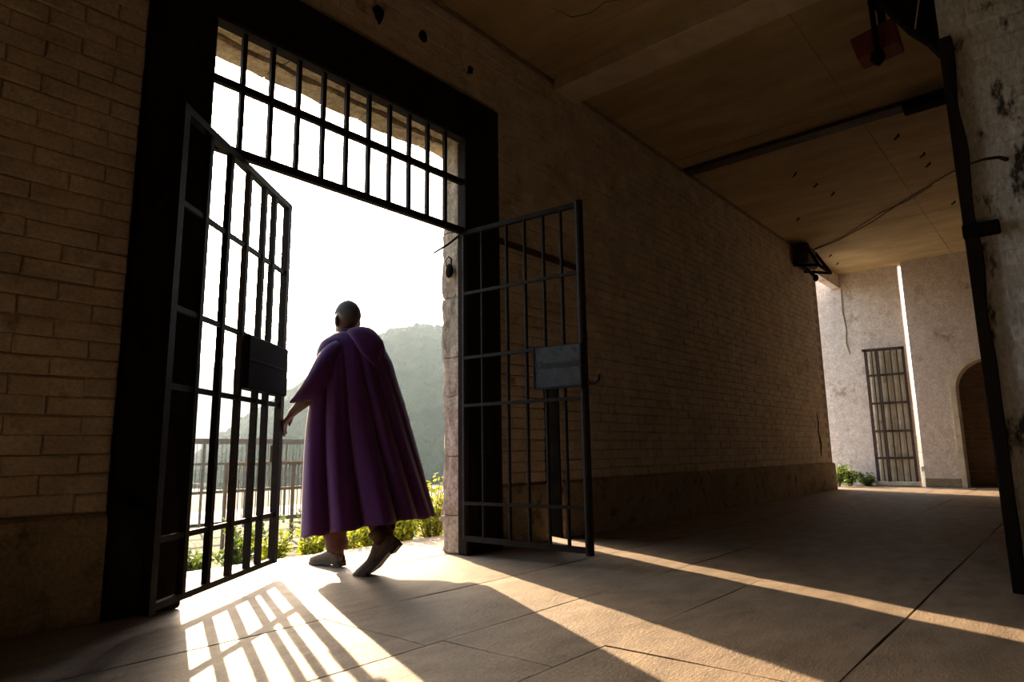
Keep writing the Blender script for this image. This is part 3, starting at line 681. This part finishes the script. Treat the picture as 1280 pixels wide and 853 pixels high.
hood.add(vs, fs); me = hood.mesh('hood', True); o = bpy.data.objects.new('hood', me); COL.objects.link(o); o.parent = cp; me.materials.append(M['cape'])
q = o.modifiers.new('sub', 'SUBSURF'); q.levels = q.render_levels = 1
# collar ring
col_ = MB(); pts = []
for k in range(25):
    a_ = 2*math.pi*k/24; p = CU*(.078*math.cos(a_)-.005)+CVv*(.082*math.sin(a_)-.008); pts.append((p.x, p.y, 1.615+.012*math.sin(a_*1.0+2.5)))
col_.tube(pts, .013, 8, False); me = col_.mesh('collar', True); o = bpy.data.objects.new('collar', me); COL.objects.link(o); o.parent = cp; me.materials.append(M['cape'])
# trousers: waist to ankles
def leg(pts, rads, seed):
    m_ = MB(); pp = []; rr = []
    P_ = [Vector(p) for p in pts]; n_ = 6
    for i in range(len(P_)-1):
        for k in range(n_):
            t = k/n_; pp.append(P_[i].lerp(P_[i+1], t)); rr.append(rads[i]*(1-t)+rads[i+1]*t)
    pp.append(P_[-1]); rr.append(rads[-1])
    rr = [r*(1+.06*math.sin(i*1.9+seed)*(i > len(rr)*.55)) for i, r in enumerate(rr)]
    m_.tube(pp, rr, 24, False); return m_
t1 = leg([(-.075,0,.95),(-.075,.07,.72),(-.05,.125,.52),(.0,.125,.33),(.05,.11,.12)], [.125,.11,.088,.090,.072], 1)
t2 = leg([(.075,-.02,.95),(.075,-.045,.73),(.055,-.085,.54),(.03,-.235,.405),(-.005,-.385,.275)], [.125,.11,.09,.092,.080], 2)
t1.add(t2.v, t2.f); to_ = ppart(t1, 'trousers', M['trouser']); q = to_.modifiers.new('thick', 'SOLIDIFY'); q.thickness = .006
# shoes
def shoe(label, mw, bend):
    secs = [(-.075,.026,.045),(-.060,.036,.075),(-.03,.040,.10),(.005,.041,.105),(.04,.041,.092),(.08,.044,.074),(.12,.050,.062),(.165,.052,.054),(.205,.046,.046),(.235,.032,.036),(.25,.012,.024)]
    m_ = MB(); vs = []; n = 20
    for y, hw, hh in secs:
        bz = 0; 
        if bend and y > .13: bz = (y-.13)*bend
        for k in range(n):
            a_ = 2*math.pi*k/n; x = hw*math.copysign(abs(math.cos(a_))**.8, math.cos(a_)); z_ = hh*max(0, math.sin(a_))**.85 if math.sin(a_) > 0 else -.004
            vs.append((x, y, z_+.016+bz))
    N_ = len(secs)
    fs = [(j*n+k, j*n+(k+1) % n, (j+1)*n+(k+1) % n, (j+1)*n+k) for j in range(N_-1) for k in range(n)] + [tuple(range(n)), tuple((N_-1)*n+k for k in range(n))[::-1]]
    m_.add(vs, [f[::-1] for f in fs])
    m_.tube([(0,-.015,.07),(0,-.018,.11),(0,-.022,.155)], [.045,.046,.048], 16)
    so_ = MB(); poly = [(hw+.005, y) for y, hw, hh in secs] + [(-hw-.005, y) for y, hw, hh in reversed(secs)]
    N2_ = len(poly); bz = lambda y: (y-.13)*bend if bend and y > .13 else 0
    so_.add([(x, y, 0+bz(y)) for x, y in poly]+[(x, y, .02+bz(y)) for x, y in poly], [tuple(range(N2_)), tuple(range(N2_, 2*N2_))[::-1]]+[(i, N2_+i, N2_+(i+1) % N2_, (i+1) % N2_) for i in range(N2_)])
    hl = MB().box(-.034,.034,-.072,-.01,-.018 if not bend else -.018,.004)
    so_.add(hl.v, hl.f)
    a_ = m_.mesh('shoe', True); a_.transform(mw); o = bpy.data.objects.new('shoe', a_); COL.objects.link(o); o.parent = pr; a_.materials.append(M['shoe']); o['label'] = label
    c_ = so_.mesh('sole'); c_.transform(mw); o2 = bpy.data.objects.new('sole', c_); COL.objects.link(o2); o2.parent = o; c_.materials.append(M['sole'])
def foot_mw(heel, toe_dir_az, pitch, lift):
    return Matrix.Translation(heel) @ Matrix.Rotation(toe_dir_az-math.pi/2, 4, 'Z') @ Matrix.Rotation(pitch, 4, 'X') @ Matrix.Translation((0,.075,lift))
shoe('brown leather shoe planted flat on the floor', foot_mw((.052,.075,.004), math.radians(97), math.radians(-4.2), .018), 0)
shoe('brown leather shoe with the heel lifted', foot_mw((.055,-.52,.185), math.radians(118), math.radians(-48), .018) @ Matrix.Scale(1.12, 4), .35)

# ------------------------------------------------------------------ outdoors
def grid(xs, ys, fn):
    m_ = MB(); vs = [(x, y, fn(x, y)) for y in ys for x in xs]; nx = len(xs)
    return m_.add(vs, [(j*nx+i, j*nx+i+1, (j+1)*nx+i+1, (j+1)*nx+i) for j in range(len(ys)-1) for i in range(nx-1)])
def gz(x, y):
    t = min(1, max(0, (y-4.7)/7)); return -.13 - .32*t + .05*noise.noise((x*.7, y*.7, 0))*(1 if y < 12 else .3)
gd = grid([-12+i*.5 for i in range(105)], [3.98+.02 if j == 0 else 4+j*.35 for j in range(70)], lambda x, y: min(gz(x, y), -.10)).build('ground', M['grass'], None, True); tag(gd, 'rough grassy ground outside the gate', kind='structure')
gb_ = grid([-150+i*10 for i in range(36)], [27+j*8 for j in range(20)], lambda x, y: -.46+.02*(y-27)).build('ground_beyond', M['field'], None, True); tag(gb_, 'dry open field beyond the fences', kind='structure')
pa = grid([3.5+i*.5 for i in range(16)], [12.2+j*.4 for j in range(8)], lambda x, y: gz(x, y)+.05).build('path', M['path'], None, True); tag(pa, 'pale sunlit path crossing behind the fences', kind='structure')
ap = MB().box(12.6, 24, 4.71, 13, -.5, -.02).build('bounce_apron', M['path']); tag(ap, 'added pale apron bouncing light into the far side opening', kind='structure')  # pale apron added as a reflector for the far wall and ceiling
def hill(name, az0, az1, r0, r1, hfn, mt, label, na=90, nr=26, rough=2.0, canopy=0):
    m_ = MB(); vs = []
    for j in range(nr+1):
        for i in range(na+1):
            az = math.radians(az0+(az1-az0)*i/na); t = j/nr; r = r0+(r1-r0)*t
            hh = hfn(math.degrees(az)); s_ = math.sin(min(1, t/.75)*math.pi/2) if t < .75 else math.cos((t-.75)/.25*math.pi/2*.6)
            x, y = r*math.cos(az), r*math.sin(az); nn = noise.fractal((x*.09, y*.09, 0), 1, 2, 5)*rough*(.2+s_) + canopy*abs(noise.noise((x*.55, y*.55, 3)))*1.6 + canopy*.5*noise.noise((x*1.3, y*1.3, 8))
            vs.append((x, y, -1+hh*s_+nn))
    m_.add(vs, [(j*(na+1)+i, j*(na+1)+i+1, (j+1)*(na+1)+i+1, (j+1)*(na+1)+i)[::-1] for j in range(nr) for i in range(na)])
    o = m_.build(name, mt, None, False); tag(o, label, kind='structure'); return o
hn = lambda a: 17.4*max(0, min(1, (67-a)/16))**.9
hill('hillside', 15, 67, 27, 118, hn, M['hill'], 'dark wooded hillside fading in the haze behind the gate', rough=.5, na=220, nr=120, canopy=.8)
hill('far_hills', 25, 100, 130, 230, lambda a: 25+3*math.sin(a*.2), M['field'], 'pale far hills behind the caped person', rough=2)

def shrub(name, x, y, z0, h, r, nl, mt, label, group, leaf=.035, seed=0):
    rnd = random.Random(seed); root = empty(name, (x, y, z0)); tag(root, label, 'plant', group)
    stems = MB(); lv = MB(); ns = max(4, int(nl/32)); tips = []
    for k in range(ns):
        a_ = rnd.uniform(0, 6.28); rr = r*math.sqrt(rnd.random()); hh = h*rnd.uniform(.55, 1.0)*(1-.35*rr/r)
        p0 = Vector((x+.15*rr*math.cos(a_), y+.15*rr*math.sin(a_), z0-.02)); p2 = Vector((x+rr*math.cos(a_), y+rr*math.sin(a_), z0+hh)); p1 = p0.lerp(p2, .5)+Vector((0,0,.1*hh))
        stems.tube([p0, p1, p2], [.005,.004,.002], 5); tips.append((p0, p1, p2))
    for k in range(nl):
        p0, p1, p2 = rnd.choice(tips); t = rnd.uniform(.2, 1.05); p = p0*(1-t)**2+p1*2*t*(1-t)+p2*t*t
        d_ = Vector((rnd.gauss(0,1), rnd.gauss(0,1), rnd.gauss(.35,.6))).normalized(); s_ = d_.cross(Vector((rnd.gauss(0,1),rnd.gauss(0,1),1))).normalized(); l_ = leaf*rnd.uniform(.6,1.5); nn = d_.cross(s_)
        p = p+d_*rnd.uniform(0,.03)
        lv.add([p, p+d_*l_*.45+s_*l_*.28+nn*l_*.06, p+d_*l_, p+d_*l_*.45-s_*l_*.28+nn*l_*.06], [(0,1,2,3)])
    part(stems, 'stem', M['bark'], root); o = part(lv, 'foliage', mt, root); o['kind'] = 'stuff'; return root
sh = [ # x, y, z0, h, r, leaves, mat, label
 (4.62,5.00,-.14,.88,.30,900,'leaf','tall bright yellow-green shrub against the right stone jamb'),
 (4.28,5.05,-.14,.62,.28,800,'leaf','rounded yellow-green shrub just left of the jamb shrub'),
 (3.92,5.0,-.14,.48,.26,650,'leaf','low yellow-green shrub under the right corner of the cape'),
 (3.58,4.98,-.14,.42,.25,550,'leaf','small leafy shrub behind the lifted shoe'),
 (3.25,5.02,-.14,.38,.24,500,'leaf','small leafy shrub between the two feet of the person'),
 (2.96,5.1,-.14,.36,.22,420,'leaf','small leafy shrub just left of the cape hem'),
 (2.70,5.2,-.14,.30,.22,380,'leaf2','dull green low plant behind the outer stile of the left gate leaf'),
 (2.35,5.25,-.14,.26,.22,340,'leaf2','dull green low plant behind the middle bars of the left gate leaf'),
 (2.02,5.3,-.14,.22,.2,300,'leaf2','sparse low plant behind the inner bars of the left gate leaf'),
 (4.85,5.6,-.2,.80,.36,700,'leaf2','darker shrub behind the tall jamb shrub'),
 (4.4,5.9,-.2,.55,.4,600,'leaf2','darker low shrub behind the rounded yellow-green shrub'),
 (3.6,6.6,-.25,.55,.4,450,'leaf2','loose green bush at the foot of the near fence'),
 (4.6,6.9,-.25,.6,.45,500,'leaf2','loose green bush at the right end of the near fence'),
]
for i, (x, y, z0, h_, r_, nl, mt, lab) in enumerate(sh): shrub('shrub', x, y, z0, h_, r_*.82, nl, M[mt], lab, 'shrubs along the threshold', .048 if mt == 'leaf' else .05, i)
for i, (x, y, h_, lab) in enumerate([(14.72,3.86,.62,'low green plant at the corner of the far side opening'),(15.02,3.72,.48,'low green plant in the middle of the far side opening'),(15.16,3.42,.30,'small green plant beside the far barred grille')]):
    shrub('shrub', x, y, -.01, h_, .19, 420, M['leaf2'], lab, 'plants at the far opening', .06, 60+i)

def fence(name, y, x0, x1, z0, rails, top, step, label, bal):
    root = empty(name, ((x0+x1)/2, y, z0)); tag(root, label, 'fence')
    for zz, wd_ in rails: part(MB().bar((x0,y,zz),(x1,y,zz), wd_, .035), 'rail', M['fence'], root)
    x = x0; 
    while x <= x1+.01:
        part(MB().bar((x,y,z0),(x,y,top+.02), .032, .032, (1,0,0)), 'post', M['fence'], root); x += step
    if bal:
        m_ = MB(); x = x0
        while x < x1: m_.bar((x,y+.02,rails[-1][0]),(x,y+.02,rails[0][0]), .008, .008, (1,0,0)); x += bal
        o = part(m_, 'wire_mesh', M['fence'], root); o['kind'] = 'stuff'
fence('rail_fence', 7.5, 3.75, 5.9, -.35, [(.68,.035),(.38,.03),(.04,.03)], .68, .43, 'near grey rail fence with thin uprights outside the gate', .055)
fence('rail_fence', 11.0, 3.6, 9.6, -.5, [(1.03,.09),(.66,.04),(.20,.05)], 1.0, .75, 'farther taller rail fence with a thick top rail', .07)

def tree(x, y, z, h, r, seed, label):
    rnd = random.Random(seed); root = empty('tree', (x, y, z)); tag(root, label, 'tree', 'trees on the hazy ridge')
    part(MB().tube([(x,y,z-.5),(x+.1*r,y,z+h*.6)], [.16,.08], 6), 'trunk', M['bark'], root)
    lv = MB()
    for k in range(420):
        d_ = Vector((rnd.gauss(0,1), rnd.gauss(0,1), rnd.gauss(0,1))).normalized()*rnd.random()**.35; p = Vector((x+d_.x*r*rnd.uniform(.6,1.1), y+d_.y*r, z+h*.62+d_.z*h*.40))
        a_ = Vector((rnd.gauss(0,1),rnd.gauss(0,1),rnd.gauss(0,1))).normalized(); b_ = a_.cross(Vector((rnd.gauss(0,1),rnd.gauss(0,1),rnd.gauss(0,1)))).normalized(); l_ = .28
        lv.add([p, p+a_*l_*.5+b_*l_*.3, p+a_*l_, p+a_*l_*.5-b_*l_*.3], [(0,1,2,3)])
    o = part(lv, 'crown', M['treeleaf'], root); o['kind'] = 'stuff'
for i, (az, h_, r_, lab) in enumerate([(50.9,2.6,.8,'small round tree nearest the cape hood on the hazy ridge'),(49.7,1.9,.8,'second small tree from the hood on the hazy ridge'),(48.4,2.9,.7,'slim taller tree at the middle of the hazy ridge'),(47.3,1.8,.8,'low wide tree right of the slim ridge tree'),(46.2,2.7,.8,'ridge tree closest to the right stone jamb'),(52.2,2.2,.8,'ridge tree partly hidden by the cape hood')]):
    a_ = math.radians(az); r = 100; tree(r*math.cos(a_), r*math.sin(a_), hn(az)-.1, h_, r_, 30+i, lab)

# haze that hangs over the valley
hz = bpy.data.materials.new('morning_haze'); hz.use_nodes = True; n = hz.node_tree; n.nodes.remove(n.nodes['Principled BSDF'])
vsn = n.nodes.new('ShaderNodeVolumeScatter'); vsn.inputs['Color'].default_value = (.66,.85,1,1); vsn.inputs['Density'].default_value = .0028; vsn.inputs['Anisotropy'].default_value = .3
n.links.new(vsn.outputs[0], n.nodes['Material Output'].inputs['Volume'])
o = MB().box(-60, 160, 7.9, 240, -4, 40).build('haze', hz); tag(o, 'thin sunlit morning haze over the valley', 'haze', kind='stuff')
